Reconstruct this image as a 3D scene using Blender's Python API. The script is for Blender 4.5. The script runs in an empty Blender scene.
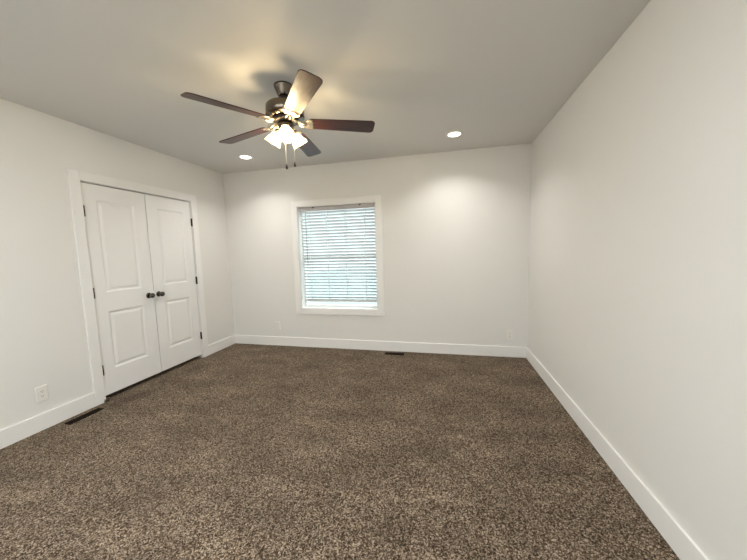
import bpy, bmesh, math, random
from mathutils import Vector, Matrix

random.seed(7)
SC = bpy.context.scene
COL = SC.collection
PI = math.pi

# ------------------------------------------------------------------ room frame
# x: left wall 0 -> right wall W, y: window wall 0 -> entry wall -L, z up
W, L, H = 4.160, 4.45, 2.555

# ------------------------------------------------------------------ camera
yaw, pitch, roll, fpx = -0.2317, -0.0959, -0.0274, 298.18
fw = Vector((math.sin(yaw)*math.cos(pitch), math.cos(yaw)*math.cos(pitch), math.sin(pitch)))
ri = Vector((math.cos(yaw), -math.sin(yaw), 0))
up = ri.cross(fw)
cr, sr = math.cos(roll), math.sin(roll)
r2 = ri*cr + up*sr
u2 = up*cr - ri*sr
cam_d = bpy.data.cameras.new('camera')
cam = bpy.data.objects.new('camera', cam_d)
COL.objects.link(cam)
cam_d.sensor_width = 36.0
cam_d.lens = fpx/747*36
cam_d.clip_start = 0.02
M = Matrix((r2, u2, -fw)).transposed().to_4x4()
M.translation = Vector((3.1582, -3.9088, 1.3614))
cam.matrix_world = M
SC.camera = cam

# ------------------------------------------------------------------ world (bright overcast sky)
world = bpy.data.worlds.new('sky')
SC.world = world
world.use_nodes = True
wn = world.node_tree.nodes; wl = world.node_tree.links
wn.clear()
wo = wn.new('ShaderNodeOutputWorld'); wb = wn.new('ShaderNodeBackground')
tc = wn.new('ShaderNodeTexCoord'); sx = wn.new('ShaderNodeSeparateXYZ'); cr_ = wn.new('ShaderNodeValToRGB')
cr_.color_ramp.elements[0].position = 0.12; cr_.color_ramp.elements[0].color = (0.80, 0.90, 0.93, 1)
cr_.color_ramp.elements[1].position = 0.55; cr_.color_ramp.elements[1].color = (0.90, 0.98, 1.0, 1)
wl.new(tc.outputs['Generated'], sx.inputs[0]); wl.new(sx.outputs['Z'], cr_.inputs[0])
wl.new(cr_.outputs[0], wb.inputs[0]); wb.inputs[1].default_value = 1.25
wl.new(wb.outputs[0], wo.inputs[0])

# ------------------------------------------------------------------ sun on the window side
sun_d = bpy.data.lights.new('sun', 'SUN')
sun_d.energy = 3.8; sun_d.angle = math.radians(3); sun_d.color = (0.93, 1.0, 1.0)
sun = bpy.data.objects.new('sun', sun_d); COL.objects.link(sun)
sun.rotation_euler = Vector((-0.6, -0.75, -0.9)).to_track_quat('-Z', 'Y').to_euler()
sun.location = (2, 6, 6)

# ------------------------------------------------------------------ exposure
vs = SC.view_settings
vs.view_transform = 'Standard'; vs.look = 'None'; vs.gamma = 1.0; vs.use_curve_mapping = False
vs.exposure = 0.56
CAN_W = 4.4         # watts of each recessed light by the window wall
ENTRY_FILL_W = 26.0  # watts of each unseen fill light added at the entry end
BULB = 170.0         # emission of each fan bulb

# ------------------------------------------------------------------ materials
def mat(name, color, rough=0.6, metal=0.0, spec=0.5):
    m = bpy.data.materials.new(name); m.use_nodes = True
    b = m.node_tree.nodes['Principled BSDF']
    b.inputs['Base Color'].default_value = (*color, 1)
    b.inputs['Roughness'].default_value = rough
    b.inputs['Metallic'].default_value = metal
    b.inputs['Specular IOR Level'].default_value = spec
    return m

def nodes(m):
    return m.node_tree.nodes, m.node_tree.links, m.node_tree.nodes['Principled BSDF']

def add_bump(m, scale, strength, dist=0.002, detail=3.0):
    n, l, b = nodes(m)
    t = n.new('ShaderNodeTexCoord'); no = n.new('ShaderNodeTexNoise'); bu = n.new('ShaderNodeBump')
    no.inputs['Scale'].default_value = scale; no.inputs['Detail'].default_value = detail
    bu.inputs['Strength'].default_value = strength; bu.inputs['Distance'].default_value = dist
    l.new(t.outputs['Object'], no.inputs['Vector']); l.new(no.outputs['Fac'], bu.inputs['Height'])
    l.new(bu.outputs[0], b.inputs['Normal'])

def painted(name, color, rough, spec, scale, strength):
    m = mat(name, color, rough, 0, spec); add_bump(m, scale, strength); return m

m_wall = painted('wall_paint', (0.80, 0.788, 0.758), 0.62, 0.35, 60, 0.10)
m_ceil = painted('ceiling_paint', (0.72, 0.712, 0.685), 0.75, 0.25, 40, 0.14)
m_trim = painted('white_trim_paint', (0.88, 0.87, 0.85), 0.38, 0.5, 25, 0.03)
m_door = painted('white_door_paint', (0.87, 0.86, 0.845), 0.36, 0.5, 25, 0.03)
m_plate = mat('white_plastic', (0.83, 0.81, 0.76), 0.35)
m_slot = mat('dark_slot', (0.03, 0.027, 0.024), 0.6)
m_hinge = mat('dark_bronze', (0.02, 0.017, 0.015), 0.5, 0.3)
m_dark = mat('unlit_dark', (0.02, 0.018, 0.016), 0.9)  # near-black colour stands in for unlit closet and duct
m_register = mat('brown_register_metal', (0.012, 0.007, 0.004), 0.8, 0.0, 0.15)
m_vinyl = mat('white_vinyl', (0.85, 0.86, 0.86), 0.4)
m_valance = mat('shaded_grey_valance', (0.48, 0.46, 0.46), 0.5)  # shade of the window recess put into the valance's grey
m_cord = mat('white_cord', (0.85, 0.87, 0.87), 0.7)
m_wand = mat('clear_wand', (0.45, 0.47, 0.50), 0.25)
m_ground = painted('exterior_gravel', (0.40, 0.44, 0.45), 0.9, 0.2, 8, 0.3)

# brushed nickel: brushed around the turned parts, so highlights run along the axis
m_nickel = mat('brushed_nickel', (0.15, 0.125, 0.10), 0.22, 1.0)
n, l, b = nodes(m_nickel)
b.inputs['Anisotropic'].default_value = 0.6
t = n.new('ShaderNodeTangent'); t.direction_type = 'RADIAL'; t.axis = 'Z'
l.new(t.outputs[0], b.inputs['Tangent'])
m_knob = mat('satin_nickel_knob', (0.13, 0.115, 0.105), 0.22, 1.0)
m_chain = mat('bright_beaded_chain', (0.80, 0.76, 0.68), 0.4, 0.2)
m_black = mat('dark_motor_metal', (0.03, 0.022, 0.018), 0.4, 0.5)
m_iron = mat('polished_nickel_iron', (0.40, 0.36, 0.30), 0.33, 1.0)

# mahogany fan blade: grain runs along local x
m_blade = mat('mahogany_blade', (0.10, 0.03, 0.018), 0.34, 0, 0.34)
n, l, b = nodes(m_blade)
t = n.new('ShaderNodeTexCoord'); mp = n.new('ShaderNodeMapping'); no = n.new('ShaderNodeTexNoise'); cr2 = n.new('ShaderNodeValToRGB')
mp.inputs['Scale'].default_value = (2.5, 45, 10); no.inputs['Scale'].default_value = 2.2; no.inputs['Detail'].default_value = 5
cr2.color_ramp.elements[0].position = 0.33; cr2.color_ramp.elements[0].color = (0.010, 0.0025, 0.0015, 1)
cr2.color_ramp.elements[1].position = 0.550; cr2.color_ramp.elements[1].color = (0.050, 0.012, 0.005, 1)
l.new(t.outputs['Object'], mp.inputs[0]); l.new(mp.outputs[0], no.inputs[0]); l.new(no.outputs['Fac'], cr2.inputs[0])
l.new(cr2.outputs[0], b.inputs['Base Color'])

# carpet: frieze pile with mixed yarn colours
m_carpet = mat('brown_frieze_carpet', (0.14, 0.10, 0.075), 0.95, 0, 0.15)
n, l, b = nodes(m_carpet)
t = n.new('ShaderNodeTexCoord')
wz = n.new('ShaderNodeTexNoise'); wz.inputs['Scale'].default_value = 70; wz.inputs['Detail'].default_value = 2
wm = n.new('ShaderNodeMixRGB'); wm.blend_type = 'LINEAR_LIGHT'; wm.inputs[0].default_value = 0.012
l.new(t.outputs['Object'], wz.inputs[0]); l.new(t.outputs['Object'], wm.inputs[1]); l.new(wz.outputs['Color'], wm.inputs[2])
vo = n.new('ShaderNodeTexVoronoi'); vo.inputs['Scale'].default_value = 205; vo.inputs['Randomness'].default_value = 1.0
l.new(wm.outputs[0], vo.inputs['Vector'])
sep = n.new('ShaderNodeSeparateColor'); l.new(vo.outputs['Color'], sep.inputs[0])
fn = n.new('ShaderNodeTexNoise'); fn.inputs['Scale'].default_value = 110; fn.inputs['Detail'].default_value = 2
l.new(t.outputs['Object'], fn.inputs[0])
ad = n.new('ShaderNodeMath'); ad.operation = 'MULTIPLY_ADD'; ad.inputs[1].default_value = 0.80
fm = n.new('ShaderNodeMath'); fm.operation = 'MULTIPLY'; fm.inputs[1].default_value = 0.20
l.new(fn.outputs['Fac'], fm.inputs[0]); l.new(sep.outputs[0], ad.inputs[0]); l.new(fm.outputs[0], ad.inputs[2])
yr = n.new('ShaderNodeValToRGB')
e = yr.color_ramp.elements
e[0].position = 0.31; e[0].color = (0.026, 0.016, 0.009, 1)
e[1].position = 0.86; e[1].color = (0.43, 0.345, 0.262, 1)
k = e.new(0.44); k.color = (0.070, 0.045, 0.027, 1)
k = e.new(0.60); k.color = (0.160, 0.113, 0.076, 1)
l.new(ad.outputs[0], yr.inputs[0])
# brushed areas of the pile, footmarks and vacuum strokes
lf = n.new('ShaderNodeTexNoise'); lf.inputs['Scale'].default_value = 2.3; lf.inputs['Detail'].default_value = 3
mp2 = n.new('ShaderNodeMapping'); mp2.inputs['Rotation'].default_value = (0, 0, 0.6); mp2.inputs['Scale'].default_value = (1, 1.9, 1)
l.new(t.outputs['Object'], mp2.inputs[0]); l.new(mp2.outputs[0], lf.inputs[0])
lr = n.new('ShaderNodeMapRange'); lr.inputs['From Min'].default_value = 0.3; lr.inputs['From Max'].default_value = 0.7
lr.inputs['To Min'].default_value = 0.74; lr.inputs['To Max'].default_value = 1.28
l.new(lf.outputs['Fac'], lr.inputs[0])
last = lr.outputs[0]
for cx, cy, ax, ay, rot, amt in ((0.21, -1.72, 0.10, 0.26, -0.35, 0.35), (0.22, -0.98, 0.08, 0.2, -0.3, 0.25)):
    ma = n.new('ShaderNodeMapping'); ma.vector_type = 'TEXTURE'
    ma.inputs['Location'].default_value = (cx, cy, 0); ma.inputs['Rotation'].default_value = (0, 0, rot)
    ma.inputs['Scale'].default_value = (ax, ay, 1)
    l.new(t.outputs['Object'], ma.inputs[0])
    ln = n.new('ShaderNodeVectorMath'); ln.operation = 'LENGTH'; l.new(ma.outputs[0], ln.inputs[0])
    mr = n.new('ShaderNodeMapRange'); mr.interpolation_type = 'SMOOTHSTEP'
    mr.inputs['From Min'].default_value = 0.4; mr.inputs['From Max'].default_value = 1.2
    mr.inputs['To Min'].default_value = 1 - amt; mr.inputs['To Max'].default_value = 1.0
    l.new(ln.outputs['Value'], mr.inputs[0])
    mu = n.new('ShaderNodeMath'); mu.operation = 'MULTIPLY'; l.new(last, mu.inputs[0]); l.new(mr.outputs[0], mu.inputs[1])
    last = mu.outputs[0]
mx = n.new('ShaderNodeVectorMath'); mx.operation = 'SCALE'
l.new(yr.outputs[0], mx.inputs[0]); l.new(last, mx.inputs['Scale'])
l.new(mx.outputs[0], b.inputs['Base Color'])
bu = n.new('ShaderNodeBump'); bu.inputs['Strength'].default_value = 0.9; bu.inputs['Distance'].default_value = 0.008
hm = n.new('ShaderNodeMath'); hm.operation = 'SUBTRACT'; hm.inputs[0].default_value = 1.0
l.new(ad.outputs[0], bu.inputs['Height'])
l.new(bu.outputs[0], b.inputs['Normal'])
b.inputs['Sheen Weight'].default_value = 0.18; b.inputs['Sheen Roughness'].default_value = 0.5; b.inputs['Sheen Tint'].default_value = (0.85, 0.66, 0.48, 1)

def mix_shader(name, parts):
    """parts: list of (shader node type, colour, weight, roughness)"""
    m = bpy.data.materials.new(name); m.use_nodes = True
    n = m.node_tree.nodes; l = m.node_tree.links; n.clear()
    out = n.new('ShaderNodeOutputMaterial'); acc = None; tot = 0
    for typ, colr, wgt, rg in parts:
        s = n.new(typ); s.inputs['Color'].default_value = (*colr, 1)
        if rg is not None: s.inputs['Roughness'].default_value = rg
        if acc is None: acc = s.outputs[0]; tot = wgt
        else:
            mi = n.new('ShaderNodeMixShader'); tot += wgt; mi.inputs[0].default_value = wgt/tot
            l.new(acc, mi.inputs[1]); l.new(s.outputs[0], mi.inputs[2]); acc = mi.outputs[0]
    l.new(acc, out.inputs[0]); return m

m_slat = mix_shader('white_blind_slat', [('ShaderNodeBsdfDiffuse', (0.80, 0.81, 0.81), 0.86, None),
                                         ('ShaderNodeBsdfTranslucent', (0.85, 0.96, 1.0), 0.12, None)])
m_shade = mix_shader('frosted_glass', [('ShaderNodeBsdfTranslucent', (1.0, 0.90, 0.68), 0.05, None),
                                       ('ShaderNodeBsdfTransparent', (1.0, 0.96, 0.86), 0.75, None),
                                       ('ShaderNodeBsdfDiffuse', (0.95, 0.92, 0.84), 0.10, None),
                                       ('ShaderNodeBsdfGlossy', (1, 1, 1), 0.04, 0.15)])
m_pane = mix_shader('window_glass', [('ShaderNodeBsdfTransparent', (0.93, 0.97, 0.97), 0.93, None),
                                     ('ShaderNodeBsdfGlossy', (1, 1, 1), 0.07, 0.02)])

def emit(name, color, strength):
    m = bpy.data.materials.new(name); m.use_nodes = True
    n = m.node_tree.nodes; n.clear()
    o = n.new('ShaderNodeOutputMaterial'); e = n.new('ShaderNodeEmission')
    e.inputs[0].default_value = (*color, 1); e.inputs[1].default_value = strength
    m.node_tree.links.new(e.outputs[0], o.inputs[0]); return m
m_bulb = emit('warm_bulb', (1.0, 0.83, 0.58), BULB)
m_lens = emit('downlight_lens', (1.0, 0.93, 0.80), 5.0)

# ------------------------------------------------------------------ mesh helpers
def box(bm, x0, x1, y0, y1, z0, z1, bevel=0.0, mi=0, seg=2):
    vs = [bm.verts.new((x, y, z)) for x in (x0, x1) for y in (y0, y1) for z in (z0, z1)]
    fs = [bm.faces.new([vs[i] for i in q]) for q in
          ((0, 1, 3, 2), (4, 6, 7, 5), (0, 4, 5, 1), (2, 3, 7, 6), (0, 2, 6, 4), (1, 5, 7, 3))]
    for f in fs: f.material_index = mi
    if bevel > 0:
        es = list({e for f in fs for e in f.edges})
        r = bmesh.ops.bevel(bm, geom=es, offset=bevel, segments=seg, profile=0.5, affect='EDGES', clamp_overlap=True)
        for f in r['faces']: f.material_index = mi
    return bm

def lathe(bm, prof, seg=32, mtx=None, mi=0, cap=True, smooth=True):
    """profile of (r, z) turned about local z"""
    rings = []
    for r, z in prof:
        ring = []
        for i in range(seg):
            a = 2*PI*i/seg
            v = Vector((r*math.cos(a), r*math.sin(a), z))
            if mtx: v = mtx @ v
            ring.append(bm.verts.new(v))
        rings.append(ring)
    for a, c in zip(rings, rings[1:]):
        for i in range(seg):
            f = bm.faces.new((a[i], a[(i+1) % seg], c[(i+1) % seg], c[i])); f.material_index = mi; f.smooth = smooth
    if cap:
        for ring in (rings[0], rings[-1]):
            try: f = bm.faces.new(ring); f.material_index = mi
            except ValueError: pass
    return bm

def tube(bm, pts, r, seg=8, mi=0):
    pts = [Vector(p) for p in pts]; rings = []
    for i, p in enumerate(pts):
        d = (pts[min(i+1, len(pts)-1)] - pts[max(i-1, 0)]).normalized()
        a = d.cross(Vector((0, 0, 1)))
        if a.length < 1e-4: a = d.cross(Vector((1, 0, 0)))
        a.normalize(); c = d.cross(a)
        rr = r[i] if isinstance(r, (list, tuple)) else r
        rings.append([bm.verts.new(p + a*rr*math.cos(2*PI*k/seg) + c*rr*math.sin(2*PI*k/seg)) for k in range(seg)])
    for a, c in zip(rings, rings[1:]):
        for i in range(seg):
            f = bm.faces.new((a[i], a[(i+1) % seg], c[(i+1) % seg], c[i])); f.smooth = True; f.material_index = mi
    bm.faces.new(rings[0]); bm.faces.new(rings[-1])
    return bm

def prism(bm, outline, z0, z1, mtx=None, mi=0, bevel=0.0):
    """outline of (x, y) extruded z0..z1"""
    lo = [Vector((x, y, z0)) for x, y in outline]; hi = [Vector((x, y, z1)) for x, y in outline]
    if mtx: lo = [mtx @ v for v in lo]; hi = [mtx @ v for v in hi]
    lo = [bm.verts.new(v) for v in lo]; hi = [bm.verts.new(v) for v in hi]
    k = len(lo); fs = [bm.faces.new(lo[::-1]), bm.faces.new(hi)]
    for i in range(k):
        f = bm.faces.new((lo[i], lo[(i+1) % k], hi[(i+1) % k], hi[i])); fs.append(f)
    for f in fs: f.material_index = mi
    if bevel:
        es = list(fs[0].edges) + list(fs[1].edges)
        bmesh.ops.bevel(bm, geom=es, offset=bevel, segments=2, profile=0.5, affect='EDGES', clamp_overlap=True)
    return bm

def obj(name, bm, mats, parent=None, loc=(0, 0, 0), smooth_angle=None):
    bmesh.ops.recalc_face_normals(bm, faces=bm.faces[:])
    me = bpy.data.meshes.new(name); bm.to_mesh(me); bm.free()
    for m in (mats if isinstance(mats, (list, tuple)) else [mats]): me.materials.append(m)
    if smooth_angle is not None:
        for p in me.polygons: p.use_smooth = True
        me.set_sharp_from_angle(angle=math.radians(smooth_angle))
    o = bpy.data.objects.new(name, me); COL.objects.link(o); o.location = loc
    if parent: o.parent = parent
    return o

def tag(o, label, cat, group=None):
    o['label'] = label; o['category'] = cat
    if group: o['group'] = group
    return o

def thing(name, label, cat, loc=(0, 0, 0), group=None):
    o = bpy.data.objects.new(name, None); COL.objects.link(o); o.location = loc
    o.empty_display_size = 0.1
    return tag(o, label, cat, group)

def struct(name, bm, m, label, cat, loc=(0, 0, 0), **kw):
    o = obj(name, bm, m, None, loc, **kw); o['kind'] = 'structure'
    return tag(o, label, cat)

def copy_tree(src, loc, label, rotz=None):
    r = src.copy(); COL.objects.link(r); r.location = loc; r['label'] = label
    if rotz is not None: r.rotation_euler = (0, 0, rotz)
    for ch in list(src.children):
        c = ch.copy(); COL.objects.link(c); c.parent = r
        for g in list(ch.children):
            d = g.copy(); COL.objects.link(d); d.parent = c
    return r

B = bmesh.new

# ================================================================== SETTING
# measured openings
DY1, DYM, DY2 = -1.8338, -1.2415, -0.649     # closet doors along the left wall
DZ0, DZT = 0.050, 2.050
WX1, WX2, WZ1, WZ2 = 1.1613, 2.2904, 0.5718, 2.0061   # window opening
BH, BT = 0.1343, 0.014
CW = 0.085
WT = 0.14

# floor
bm = B(); box(bm, -0.80, W+0.02, -L-0.02, 0.02, -0.05, 0.0)
struct('floor', bm, m_carpet, 'brown speckled frieze carpet covering the whole room', 'carpet')
# ceiling
bm = B(); box(bm, -0.2, W+0.15, -L-0.15, 0.15, H, H+0.1)
struct('ceiling', bm, m_ceil, 'flat off white painted ceiling', 'ceiling')
# left wall with closet opening
oy1, oy2, oz = DY1-0.005, DY2+0.006, DZT+0.010
bm = B()
box(bm, -0.12, 0, -L, oy1, 0, H); box(bm, -0.12, 0, oy2, 0, 0, H); box(bm, -0.12, 0, oy1, oy2, oz, H)
bmesh.ops.remove_doubles(bm, verts=bm.verts[:], dist=1e-5)
struct('wall_left', bm, m_wall, 'off white wall on the left with double closet doors', 'wall')
# back wall with window opening
bm = B()
box(bm, -0.12, WX1, 0, WT, 0, H); box(bm, WX2, W+0.12, 0, WT, 0, H)
box(bm, WX1, WX2, 0, WT, 0, WZ1); box(bm, WX1, WX2, 0, WT, WZ2, H)
struct('wall_back', bm, m_wall, 'off white far wall with a single window', 'wall')
bm = B(); box(bm, W, W+0.12, -L, 0, 0, H)
struct('wall_right', bm, m_wall, 'long blank off white wall on the right', 'wall')
bm = B(); box(bm, -0.12, W+0.12, -L-0.12, -L, 0, H)
struct('wall_front', bm, m_wall, 'off white wall behind the camera', 'wall')
# closet interior, its unlit look put into the wall colour
bm = B()
box(bm, -0.80, -0.78, -2.3, -0.2, 0, H); box(bm, -0.78, -0.12, -2.32, -2.3, 0, H)
box(bm, -0.78, -0.12, -0.2, -0.18, 0, H); box(bm, -0.80, -0.12, -2.32, -0.18, H, H+0.02)
struct('wall_closet', bm, m_dark, 'dark closet interior behind the doors', 'wall')

# baseboards
def baseboard(name, segs, label):
    bm = B()
    for s in segs: box(bm, *s, 0.0, BH, bevel=0.003)
    struct(name, bm, m_trim, label, 'baseboard')
baseboard('baseboard_left', [(0, BT, -L, DY1-0.008-CW), (0, BT, DY2+0.008+CW, 0)], 'white baseboard along the left wall')
baseboard('baseboard_back', [(BT, W-BT, -BT, 0)], 'white baseboard under the window')
baseboard('baseboard_right', [(W-BT, W, -L, 0)], 'white baseboard along the right wall')
baseboard('baseboard_front', [(BT, W-BT, -L, -L+BT)], 'white baseboard behind the camera')

# closet casing
ci1, ci2, ciz = DY1-0.009, DY2+0.010, DZT+0.013
bm = B(); ct = 0.017
box(bm, 0, ct, ci1-CW, ci1, 0.0, ciz+CW, bevel=0.003)
box(bm, 0, ct, ci2, ci2+CW, 0.0, ciz+CW, bevel=0.003)
box(bm, 0, ct, ci1-0.0005, ci2+0.0005, ciz, ciz+CW, bevel=0.003)
# jamb seen in the reveal
box(bm, -0.12, 0.001, ci1-0.001, oy1+0.0005, 0, ciz); box(bm, -0.12, 0.001, oy2-0.0005, ci2+0.001, 0, ciz)
box(bm, -0.12, 0.001, oy1, oy2, oz-0.0005, ciz+0.001)
struct('trim_1', bm, m_trim, 'white flat casing around the double closet doors', 'trim')

# closet doors: slab with two moulded panels each
def door_slab(y0, y1, panels, xf=-0.004, th=0.035):
    bm = B(); x0 = xf-th
    def q(*p): return bm.faces.new([bm.verts.new(v) for v in p])
    ys = [y0, panels[0][0], panels[0][1], y1]
    zs = [DZ0] + [z for p in sorted(panels, key=lambda p: p[2]) for z in (p[2], p[3])] + [DZT]
    holes = {(p[0], p[2]) for p in panels}
    for i in range(3):
        for j in range(len(zs)-1):
            if (ys[i], zs[j]) in holes: continue
            q((xf, ys[i], zs[j]), (xf, ys[i+1], zs[j]), (xf, ys[i+1], zs[j+1]), (xf, ys[i], zs[j+1]))
    for a, c, e, g in panels:
        steps = [(0, 0), (0.004, -0.004), (0.012, -0.009), (0.020, -0.010), (0.026, -0.009), (0.042, -0.0035), (0.046, -0.003)]
        for (i0, d0), (i1, d1) in zip(steps, steps[1:]):
            A = [(xf+d0, a+i0, e+i0), (xf+d0, c-i0, e+i0), (xf+d0, c-i0, g-i0), (xf+d0, a+i0, g-i0)]
            Bq = [(xf+d1, a+i1, e+i1), (xf+d1, c-i1, e+i1), (xf+d1, c-i1, g-i1), (xf+d1, a+i1, g-i1)]
            for k in range(4): q(A[k], A[(k+1) % 4], Bq[(k+1) % 4], Bq[k])
        q(*Bq)
    # back and edges
    q((x0, y0, DZ0), (x0, y1, DZ0), (x0, y1, DZT), (x0, y0, DZT))
    q((x0, y0, DZ0), (xf, y0, DZ0), (xf, y0, DZT), (x0, y0, DZT)); q((x0, y1, DZ0), (xf, y1, DZ0), (xf, y1, DZT), (x0, y1, DZT))
    q((x0, y0, DZ0), (xf, y0, DZ0), (xf, y1, DZ0), (x0, y1, DZ0)); q((x0, y0, DZT), (xf, y0, DZT), (xf, y1, DZT), (x0, y1, DZT))
    bmesh.ops.remove_doubles(bm, verts=bm.verts[:], dist=1e-5)
    return bm
G = 0.0042
def knob(parent, y, z):
    R = Matrix.Translation((-0.004, y, z)) @ Matrix.Rotation(PI/2, 4, 'Y')
    bm = B()
    lathe(bm, [(0.010, 0.008), (0.0095, 0.026), (0.013, 0.030), (0.021, 0.034), (0.0265, 0.042), (0.0275, 0.051), (0.0245, 0.060), (0.016, 0.066), (0.006, 0.068)], 28, R)
    k = obj('door_knob', bm, m_knob, parent)
    bm = B(); lathe(bm, [(0.031, 0.0), (0.031, 0.003), (0.027, 0.007), (0.012, 0.010)], 28, R)
    obj('rosette', bm, m_knob, k)
def hinge(parent, y, z, side):
    bm = B()
    R = Matrix.Translation((0.006, y, z))
    lathe(bm, [(0.005, -0.050), (0.0085, -0.047), (0.0085, 0.047), (0.005, 0.050)], 14, R)
    box(bm, -0.003, 0.003, y-0.008, y+0.008, z-0.045, z+0.045)
    o = obj('hinge', bm, m_hinge, parent); o['label'] = 'dark metal door hinge'
pz = [(1.040, 1.908), (0.290, 0.850)]
def door(name, y0, y1, py0, py1, ky, hy, side, label):
    bm = door_slab(y0, y1, [(py0, py1, a, c) for a, c in pz])
    d = struct(name, bm, m_door, label, 'door')
    knob(d, ky, 0.945)
    for z in (1.795, 1.046, 0.305): hinge(d, hy, z, side)
door('door_1', DY1, DYM-G, -1.722, -1.373, -1.304, DY1-0.003, -1, 'white two panel closet door on the left, nearer the wall outlet')
door('door_2', DYM+G, DY2, -1.112, -0.765, -1.186, DY2+0.003, 1, 'white two panel closet door on the right, nearer the far wall')

# window: casing, jamb liner, frame, sashes, glass
bm = B(); wt = 0.017
casing_boxes = [(WX1-CW, WX1, WZ1-CW, WZ2+CW), (WX2, WX2+CW, WZ1-CW, WZ2+CW), (WX1-0.0005, WX2+0.0005, WZ2, WZ2+CW), (WX1-0.0005, WX2+0.0005, WZ1-CW, WZ1)]
for a, c, e, g in casing_boxes: box(bm, a, c, -wt, 0, e, g, bevel=0.003)
win = struct('window_1', bm, m_trim, 'white cased window in the far wall behind a closed blind', 'window')
bm = B(); jl = 0.006
box(bm, WX1, WX1+jl, -0.012, WT, WZ1, WZ2); box(bm, WX2-jl, WX2, -0.012, WT, WZ1, WZ2)
box(bm, WX1+jl, WX2-jl, -0.012, WT, WZ2-jl, WZ2); box(bm, WX1+jl, WX2-jl, -0.012, WT, WZ1, WZ1+jl)
obj('jamb', bm, m_trim, win)
bm = B(); fy0, fy1 = 0.090, 0.138; fwid = 0.03
x0, x1, z0, z1 = WX1+jl, WX2-jl, WZ1+jl, WZ2-jl; zm = (z0+z1)/2
box(bm, x0, x0+fwid, fy0, fy1, z0, z1, 0.002); box(bm, x1-fwid, x1, fy0, fy1, z0, z1, 0.002)
box(bm, x0+fwid, x1-fwid, fy0, fy1, z0, z0+fwid, 0.002); box(bm, x0+fwid, x1-fwid, fy0, fy1, z1-fwid, z1, 0.002)
box(bm, x0+fwid, x1-fwid, fy0, fy1, zm-0.016, zm+0.016, 0.002)
obj('window_frame', bm, m_vinyl, win)
bm = B(); box(bm, x0+fwid, x1-fwid, 0.108, 0.112, z0+fwid, zm-0.016); box(bm, x0+fwid, x1-fwid, 0.108, 0.112, zm+0.016, z1-fwid)
obj('window_pane', bm, m_pane, win)

# ground outside
bm = B(); box(bm, -8, 12, 0.2, 30, -0.5, -0.4)
struct('ground_outside', bm, m_ground, 'pale ground outside the window', 'ground')

# ================================================================== WINDOW BLIND
blind = thing('window_blind', 'closed white horizontal slat blind filling the window on the far wall', 'blind', (0, 0, 0))
bx0, bx1 = WX1+0.030, WX2-0.022
byc = 0.054
bm = B(); box(bm, bx0, bx1, byc-0.022, byc+0.024, WZ2-0.052, WZ2-0.007, 0.002)
obj('headrail', bm, m_vinyl, blind)
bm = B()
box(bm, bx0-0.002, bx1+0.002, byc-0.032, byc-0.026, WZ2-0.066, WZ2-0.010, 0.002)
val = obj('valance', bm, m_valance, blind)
for px in (bx0+0.20, bx1-0.20):
    bm = B(); box(bm, px-0.018, px+0.018, byc-0.0335, byc-0.018, WZ2-0.012, WZ2-0.0075, 0.001)
    box(bm, px-0.012, px+0.012, byc-0.0335, byc-0.031, WZ2-0.024, WZ2-0.010, 0.0008)
    o = obj('valance_clip', bm, m_slot, val); o['label'] = 'small dark valance clip'
TOPZ, BOTZ, NS = WZ2-0.085, WZ1+0.150, 29
TILT = math.radians(30); SW = 0.0505
bm = B()
for i in range(NS):
    z = TOPZ + (BOTZ-TOPZ)*i/(NS-1)
    prof = []
    for s in range(7):
        u = (s/6-0.5)*SW; crown = 0.0022*(1-(2*u/SW)**2)
        prof.append((u, crown))
    pts = [(u, c+0.0013) for u, c in prof] + [(u, c-0.0013) for u, c in prof[::-1]]
    ca, sa = math.cos(TILT), math.sin(TILT)
    ring = [(byc + u*ca - c*sa*0 , z - u*sa + c*ca) for u, c in pts]     # outer edge (larger y) lower, room edge raised
    a = [bm.verts.new((bx0+0.003, y, zz)) for y, zz in ring]; c = [bm.verts.new((bx1-0.003, y, zz)) for y, zz in ring]
    k = len(ring)
    for j in range(k): bm.faces.new((a[j], a[(j+1) % k], c[(j+1) % k], c[j])).smooth = False
    bm.faces.new(a); bm.faces.new(c)
obj('slats', bm, m_slat, blind)
# slats stacked on the bottom rail
bm = B()
for q_ in range(2):
    z = WZ1+0.116+q_*0.0062
    box(bm, bx0+0.003, bx1-0.003, byc-SW/2, byc+SW/2, z, z+0.0042, 0.001)
obj('stacked_slats', bm, m_slat, blind)
bm = B(); box(bm, bx0+0.002, bx1-0.002, byc-0.026, byc+0.026, WZ1+0.094, WZ1+0.115, 0.003)
obj('bottom_rail', bm, m_slat, blind)
for fx in (0.115, 0.365, 0.615, 0.868):
    px = bx0 + fx*(bx1-bx0)
    bm = B()
    for dy in (-0.0275, 0.0275):
        tube(bm, [(px, byc+dy, WZ2-0.06), (px, byc+dy, WZ1+0.112)], 0.0035, 6)
    for i in range(NS):
        z = TOPZ + (BOTZ-TOPZ)*i/(NS-1)
        tube(bm, [(px, byc-0.0275, z+0.010), (px, byc+0.0275, z-0.019)], 0.0009, 4)
    obj('ladder_cord', bm, m_cord, blind)
bm = B(); wx = bx0+0.085
tube(bm, [(wx, byc-0.036, WZ2-0.068), (wx, byc-0.037, WZ2-0.10), (wx+0.004, byc-0.036, WZ1+0.62)], 0.0045, 6)
o = obj('tilt_wand', bm, m_wand, blind); o['label'] = 'thin grey tilt wand'

# ================================================================== CEILING FAN
FX, FY = 2.052, -1.850
fan = thing('ceiling_fan', 'five blade ceiling fan with mahogany blades, nickel motor and three lit glass shades', 'ceiling fan', (FX, FY, H))
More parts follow.
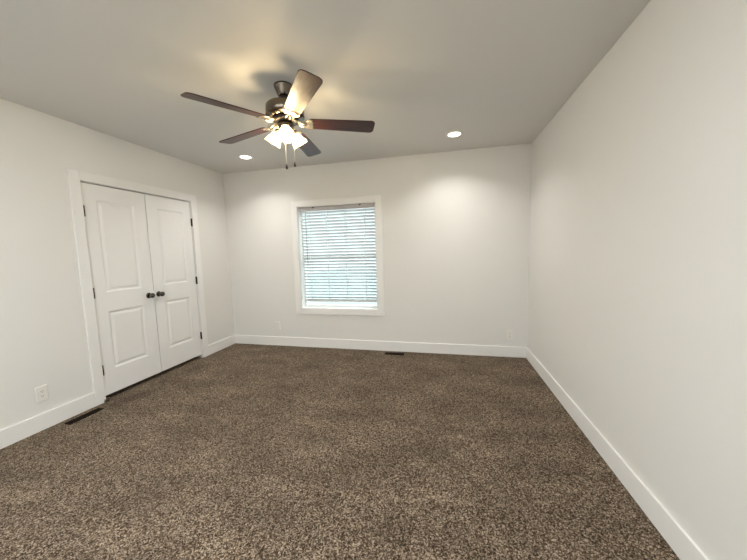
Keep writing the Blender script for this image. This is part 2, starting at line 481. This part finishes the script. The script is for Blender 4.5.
# (all z below are relative to the ceiling)
bm = B()
lathe(bm, [(0.069, 0.0), (0.069, -0.010), (0.066, -0.016), (0.060, -0.030), (0.050, -0.058), (0.043, -0.074), (0.034, -0.080)], 48)
obj('canopy', bm, m_nickel, fan)
bm = B()
lathe(bm, [(0.034, -0.078), (0.033, -0.086), (0.026, -0.094), (0.016, -0.098), (0.014, -0.140)], 32)
o = obj('hanger_collar', bm, m_black, fan); o['label'] = 'dark hanger collar'
bm = B()
lathe(bm, [(0.030, -0.124), (0.060, -0.126), (0.104, -0.130), (0.124, -0.136), (0.132, -0.145), (0.134, -0.154), (0.134, -0.196),
           (0.131, -0.202), (0.136, -0.204), (0.136, -0.211), (0.126, -0.219), (0.104, -0.226), (0.080, -0.228)], 64)
obj('motor_housing', bm, m_nickel, fan, smooth_angle=35)
bm = B()
lathe(bm, [(0.030, -0.224), (0.082, -0.226), (0.086, -0.231), (0.086, -0.245), (0.080, -0.250), (0.060, -0.252), (0.030, -0.252)], 48)
for i in range(20):
    prism(bm, [(0.082, -0.006), (0.091, -0.006), (0.091, 0.006), (0.082, 0.006)], -0.244, -0.232, Matrix.Rotation(2*PI*i/20, 4, 'Z'))
o = obj('flywheel', bm, m_black, fan, smooth_angle=35); o['label'] = 'dark flywheel ring'
KZ = 0.016
bm = B()
lathe(bm, [(r, z+KZ) for r, z in [(0.040, -0.264), (0.050, -0.266), (0.054, -0.272), (0.054, -0.300), (0.052, -0.306), (0.058, -0.309), (0.058, -0.318), (0.052, -0.324),
           (0.046, -0.345), (0.036, -0.360), (0.020, -0.370), (0.010, -0.374), (0.008, -0.384), (0.002, -0.388)]], 48)
kit = obj('light_kit', bm, m_nickel, fan, smooth_angle=35)
BZ = -0.250      # blade plane
def blade_outline():
    r0, r1 = 0.165, 0.650; w0, w1 = 0.056, 0.069
    pts = []
    pts += [(r0, -w0+0.018), (r0+0.006, -w0+0.006), (r0+0.018, -w0)]
    c = 0.030
    for i in range(7):
        a = -PI/2 + (PI/2)*i/6
        pts.append((r1-c + c*math.cos(a), -w1+c + c*math.sin(a)))
    for i in range(7):
        a = (PI/2)*i/6
        pts.append((r1-c + c*math.cos(a), w1-c + c*math.sin(a)))
    pts += [(r0+0.018, w0), (r0+0.006, w0-0.006), (r0, w0-0.018)]
    return pts
PITCH = math.radians(-12)
BA0 = math.radians(23.5)
DROOP = [math.radians(d) for d in (0.2, 2.5, 2.5, 2.2, -0.3)]   # each blade hangs a little differently
blade0 = None
for i in range(5):
    ang = BA0 + 2*PI*i/5
    if blade0 is None:
        bm = B()
        prism(bm, blade_outline(), -0.003, 0.003, Matrix.Rotation(PITCH, 4, 'X'), bevel=0.0015)
        blade0 = obj('blade', bm, m_blade, fan, (0, 0, BZ))
        blade0.rotation_euler = (0, DROOP[i], ang)
        # nickel blade iron: arm from the flywheel and scalloped plate under the blade
        bm = B()
        Px = Matrix.Rotation(PITCH, 4, 'X')
        out = []
        shape = [(0.132, 0.018), (0.142, 0.036), (0.156, 0.048), (0.172, 0.054), (0.186, 0.055), (0.195, 0.051), (0.198, 0.043), (0.193, 0.035), (0.186, 0.031), (0.196, 0.026), (0.203, 0.018), (0.200, 0.010), (0.190, 0.005)]
        out = [(x, y) for x, y in shape] + [(x, -y) for x, y in shape[::-1]]
        prism(bm, out, -0.0085, -0.0035, Px, bevel=0.0012)
        for sx_, sy_ in ((0.182, 0.042), (0.182, -0.042), (0.165, 0.0)):
            lathe(bm, [(0.0062, -0.0085), (0.006, -0.0105), (0.003, -0.0120), (0.0005, -0.0122)], 12, Px @ Matrix.Translation((sx_, sy_, 0)))
        for s in (-1, 1):
            tube(bm, [(0.066, 0.015*s, 0.012), (0.088, 0.018*s, 0.006), (0.106, 0.024*s, -0.008), (0.124, 0.026*s, -0.012), (0.142, 0.022*s, -0.008), (0.152, 0.020*s, -0.005)],
                 [0.008, 0.0075, 0.007, 0.007, 0.007, 0.006], 10)
        tube(bm, [(0.070, 0.0, 0.010), (0.094, 0, -0.004), (0.114, 0, -0.015), (0.134, 0, -0.013), (0.152, 0, -0.006)], [0.007, 0.008, 0.010, 0.008, 0.006], 10)
        obj('blade_iron', bm, m_iron, blade0)
    else:
        bl = blade0.copy(); COL.objects.link(bl); bl.parent = fan; bl.rotation_euler = (0, DROOP[i], ang)
        for g in list(blade0.children):
            d = g.copy(); COL.objects.link(d); d.parent = bl
# three shades with bulbs
LA0 = math.radians(-61.6)
TLT = math.radians(36)
for i in range(3):
    a = LA0 + 2*PI*i/3
    # local -z of the shade axis points outward and down
    base = Matrix.Rotation(a, 4, 'Z') @ Matrix.Translation((0.052, 0, -0.308+KZ)) @ Matrix.Rotation(-TLT, 4, 'Y')
    bm = B()
    lathe(bm, [(0.010, 0.018), (0.012, 0.0), (0.024, -0.004), (0.027, -0.010), (0.027, -0.034), (0.024, -0.038)], 28, base)
    obj('socket', bm, m_nickel, kit)
    bm = B()
    outer = [(0.027, -0.018), (0.030, -0.027), (0.034, -0.040), (0.039, -0.055), (0.045, -0.071), (0.051, -0.088), (0.056, -0.102), (0.061, -0.113)]
    inner = [(r-0.003, z) for r, z in outer[::-1]]
    lathe(bm, outer+inner, 40, base, cap=False)
    s = obj('lamp_shade', bm, m_shade, fan); s['label'] = 'lit bell shaped frosted glass shade'
    bm = B()
    lathe(bm, [(0.011, -0.036), (0.012, -0.046), (0.019, -0.060), (0.0255, -0.074), (0.027, -0.085), (0.024, -0.097), (0.016, -0.106), (0.004, -0.110)], 20, base)
    o = obj('bulb', bm, m_bulb, s); o['label'] = 'glowing warm bulb'
# pull chains
for (dx, dy, zt, zb) in ((0.012, -0.040, -0.330, -0.582), (0.050, 0.012, -0.320, -0.556)):
    bm = B(); zz = zt
    tube(bm, [(dx*0.8, dy*0.8, zt+0.012), (dx, dy, zt), (dx, dy, zb+0.026)], 0.0019, 6)
    zz = zt
    while zz > zb+0.028:
        lathe(bm, [(0.0005, 0.0021), (0.0021, 0.0), (0.0005, -0.0021)], 6, Matrix.Translation((dx, dy, zz))); zz -= 0.007
    c = obj('pull_chain', bm, m_chain, fan)
    bm = B(); lathe(bm, [(0.002, 0.030), (0.004, 0.026), (0.0055, 0.016), (0.0085, 0.006), (0.009, 0.0), (0.005, -0.006)], 16, Matrix.Translation((dx, dy, zb)))
    o = obj('pull_knob', bm, m_black, c); o['label'] = 'dark pull knob'

# ================================================================== RECESSED LIGHTS, WITH ADDED ENTRY FILL
can0 = thing('recessed_light', 'lit round recessed ceiling light left of the fan, near the closet corner', 'ceiling light', (0.805, -0.575, H), 'recessed ceiling lights')
bm = B()
lathe(bm, [(0.062, -0.0005), (0.064, -0.006), (0.072, -0.008), (0.086, -0.0055), (0.089, -0.0005)], 48, cap=False)
obj('trim_ring', bm, m_plate, can0)
bm = B(); lathe(bm, [(0.0635, -0.0035), (0.0600, -0.0060), (0.030, -0.0075), (0.001, -0.0078)], 40, cap=True)
o = obj('lens', bm, m_lens, can0); o['label'] = 'glowing warm white lens'
al = bpy.data.lights.new('downlight', 'AREA'); al.shape = 'DISK'; al.size = 0.12; al.energy = CAN_W
al.color = (1.0, 0.975, 0.93); al.spread = math.radians(128)
ao = bpy.data.objects.new('downlight', al); COL.objects.link(ao); ao.parent = can0; ao.location = (0, 0, -0.011)
copy_tree(can0, (3.275, -0.555, H), 'lit round recessed ceiling light on the right, between the fan and the right wall')
fill_a = copy_tree(can0, (1.55, -4.05, H), 'added unseen fill light shaped as a recessed light at the entry end, near the left wall')
fill_b = copy_tree(can0, (2.50, -4.05, H), 'added unseen fill light shaped as a recessed light at the entry end, near the right wall')

al_fill = al.copy(); al_fill.energy = ENTRY_FILL_W; al_fill.color = (0.93, 0.98, 1.0); al_fill.spread = PI  # unseen entry lights added as room fill, stronger and cooler
for e_ in (fill_a, fill_b):
    for c_ in e_.children:
        if c_.type == 'LIGHT': c_.data = al_fill

# ================================================================== OUTLETS (built facing +y local -> plate on x/z plane, front at -y)
out0 = thing('wall_outlet', 'white duplex wall outlet on the left wall beside the closet doors', 'outlet', (0, 0, 0), 'wall outlets')
bm = B(); box(bm, -0.038, 0.038, -0.0095, 0, -0.062, 0.062, 0.004)
obj('cover_plate', bm, m_plate, out0)
for s in (-1, 1):
    bm = B(); zc = 0.0195*s
    outl = [(0.0165*math.cos(t_), max(-0.0125, min(0.0125, 0.0165*math.sin(t_)))) for t_ in [2*PI*k/28 for k in range(28)]]
    Rm = Matrix.Translation((0, -0.0093, zc)) @ Matrix.Rotation(PI/2, 4, 'X')
    prism(bm, outl, 0.0, 0.0022, Rm)
    for dx in (-0.0063, 0.0063): box(bm, dx-0.0013, dx+0.0013, -0.0119, -0.0114, zc-0.001, zc+0.0075, mi=1)
    lathe(bm, [(0.0027, 0.0020), (0.0027, 0.0026)], 10, Matrix.Translation((0, -0.0093, zc-0.0068)) @ Matrix.Rotation(PI/2, 4, 'X'), mi=1)
    obj('receptacle', bm, [m_plate, m_slot], out0)
bm = B(); lathe(bm, [(0.0032, 0.0), (0.003, 0.0012), (0.001, 0.0018)], 12, Matrix.Translation((0, -0.0093, 0)) @ Matrix.Rotation(PI/2, 4, 'X'))
obj('screw', bm, m_plate, out0)
copy_tree(out0, (0.757, 0.0, 0.300), 'white duplex wall outlet on the far wall, left of the window')
copy_tree(out0, (3.955, 0.0, 0.281), 'white duplex wall outlet on the far wall, by the right corner')
out0.location = (0, -2.280, 0.294); out0.rotation_euler = (0, 0, PI/2)

# ================================================================== FLOOR REGISTERS
def register(loc, rotz, label, ln=0.255, wd=0.07):
    t_ = thing('floor_vent', label, 'floor vent', loc, 'floor vents'); t_.rotation_euler = (0, 0, rotz)
    bm = B(); h0, h1 = 0.0005, 0.007; e_ = 0.012
    box(bm, -ln/2, ln/2, -wd/2, -wd/2+e_, h0, h1, 0.0015); box(bm, -ln/2, ln/2, wd/2-e_, wd/2, h0, h1, 0.0015)
    box(bm, -ln/2, -ln/2+e_, -wd/2+e_, wd/2-e_, h0, h1, 0.0015); box(bm, ln/2-e_, ln/2, -wd/2+e_, wd/2-e_, h0, h1, 0.0015)
    obj('frame', bm, m_register, t_)
    bm = B(); nl = 22
    for i in range(nl):
        x = -ln/2+e_+(ln-2*e_)*(i+0.5)/nl
        box(bm, x-0.0022, x+0.0022, -wd/2+e_, wd/2-e_, h0+0.001, h1-0.001)
    box(bm, -ln/2+e_, ln/2-e_, -0.002, 0.002, h0+0.001, h1-0.0005)
    obj('louvers', bm, m_register, t_)
    bm = B(); box(bm, -ln/2+e_*0.5, ln/2-e_*0.5, -wd/2+e_*0.5, wd/2-e_*0.5, h0, h0+0.0008)  # dark sheet in place of the shaded duct below
    o = obj('duct_shade_sheet', bm, m_dark, t_)
register((0.112, -2.080, 0), PI/2, 'dark brown floor vent beside the left wall, in front of the closet doors')
register((2.523, -0.118, 0), 0.0, 'dark brown floor vent at the far wall, below the window')

# carpet edge lifting at the foot of the closet casing
bm = B()
for i in range(70):
    x = random.uniform(0.004, 0.035); y = ci1 + random.uniform(-0.012, 0.020); h = random.uniform(0.012, 0.05)*(1 - 0.5*abs(y-ci1)/0.02)
    tube(bm, [(x, y, 0), (x+random.uniform(-.006, .006), y+random.uniform(-.006, .006), h*0.6), (x+random.uniform(-.012, .012), y+random.uniform(-.012, .012), h)], [0.003, 0.0026, 0.0012], 5)
o = obj('carpet_fray', bm, m_carpet)
o['kind'] = 'stuff'; tag(o, 'frayed tuft of brown carpet at the foot of the closet casing', 'carpet tuft')
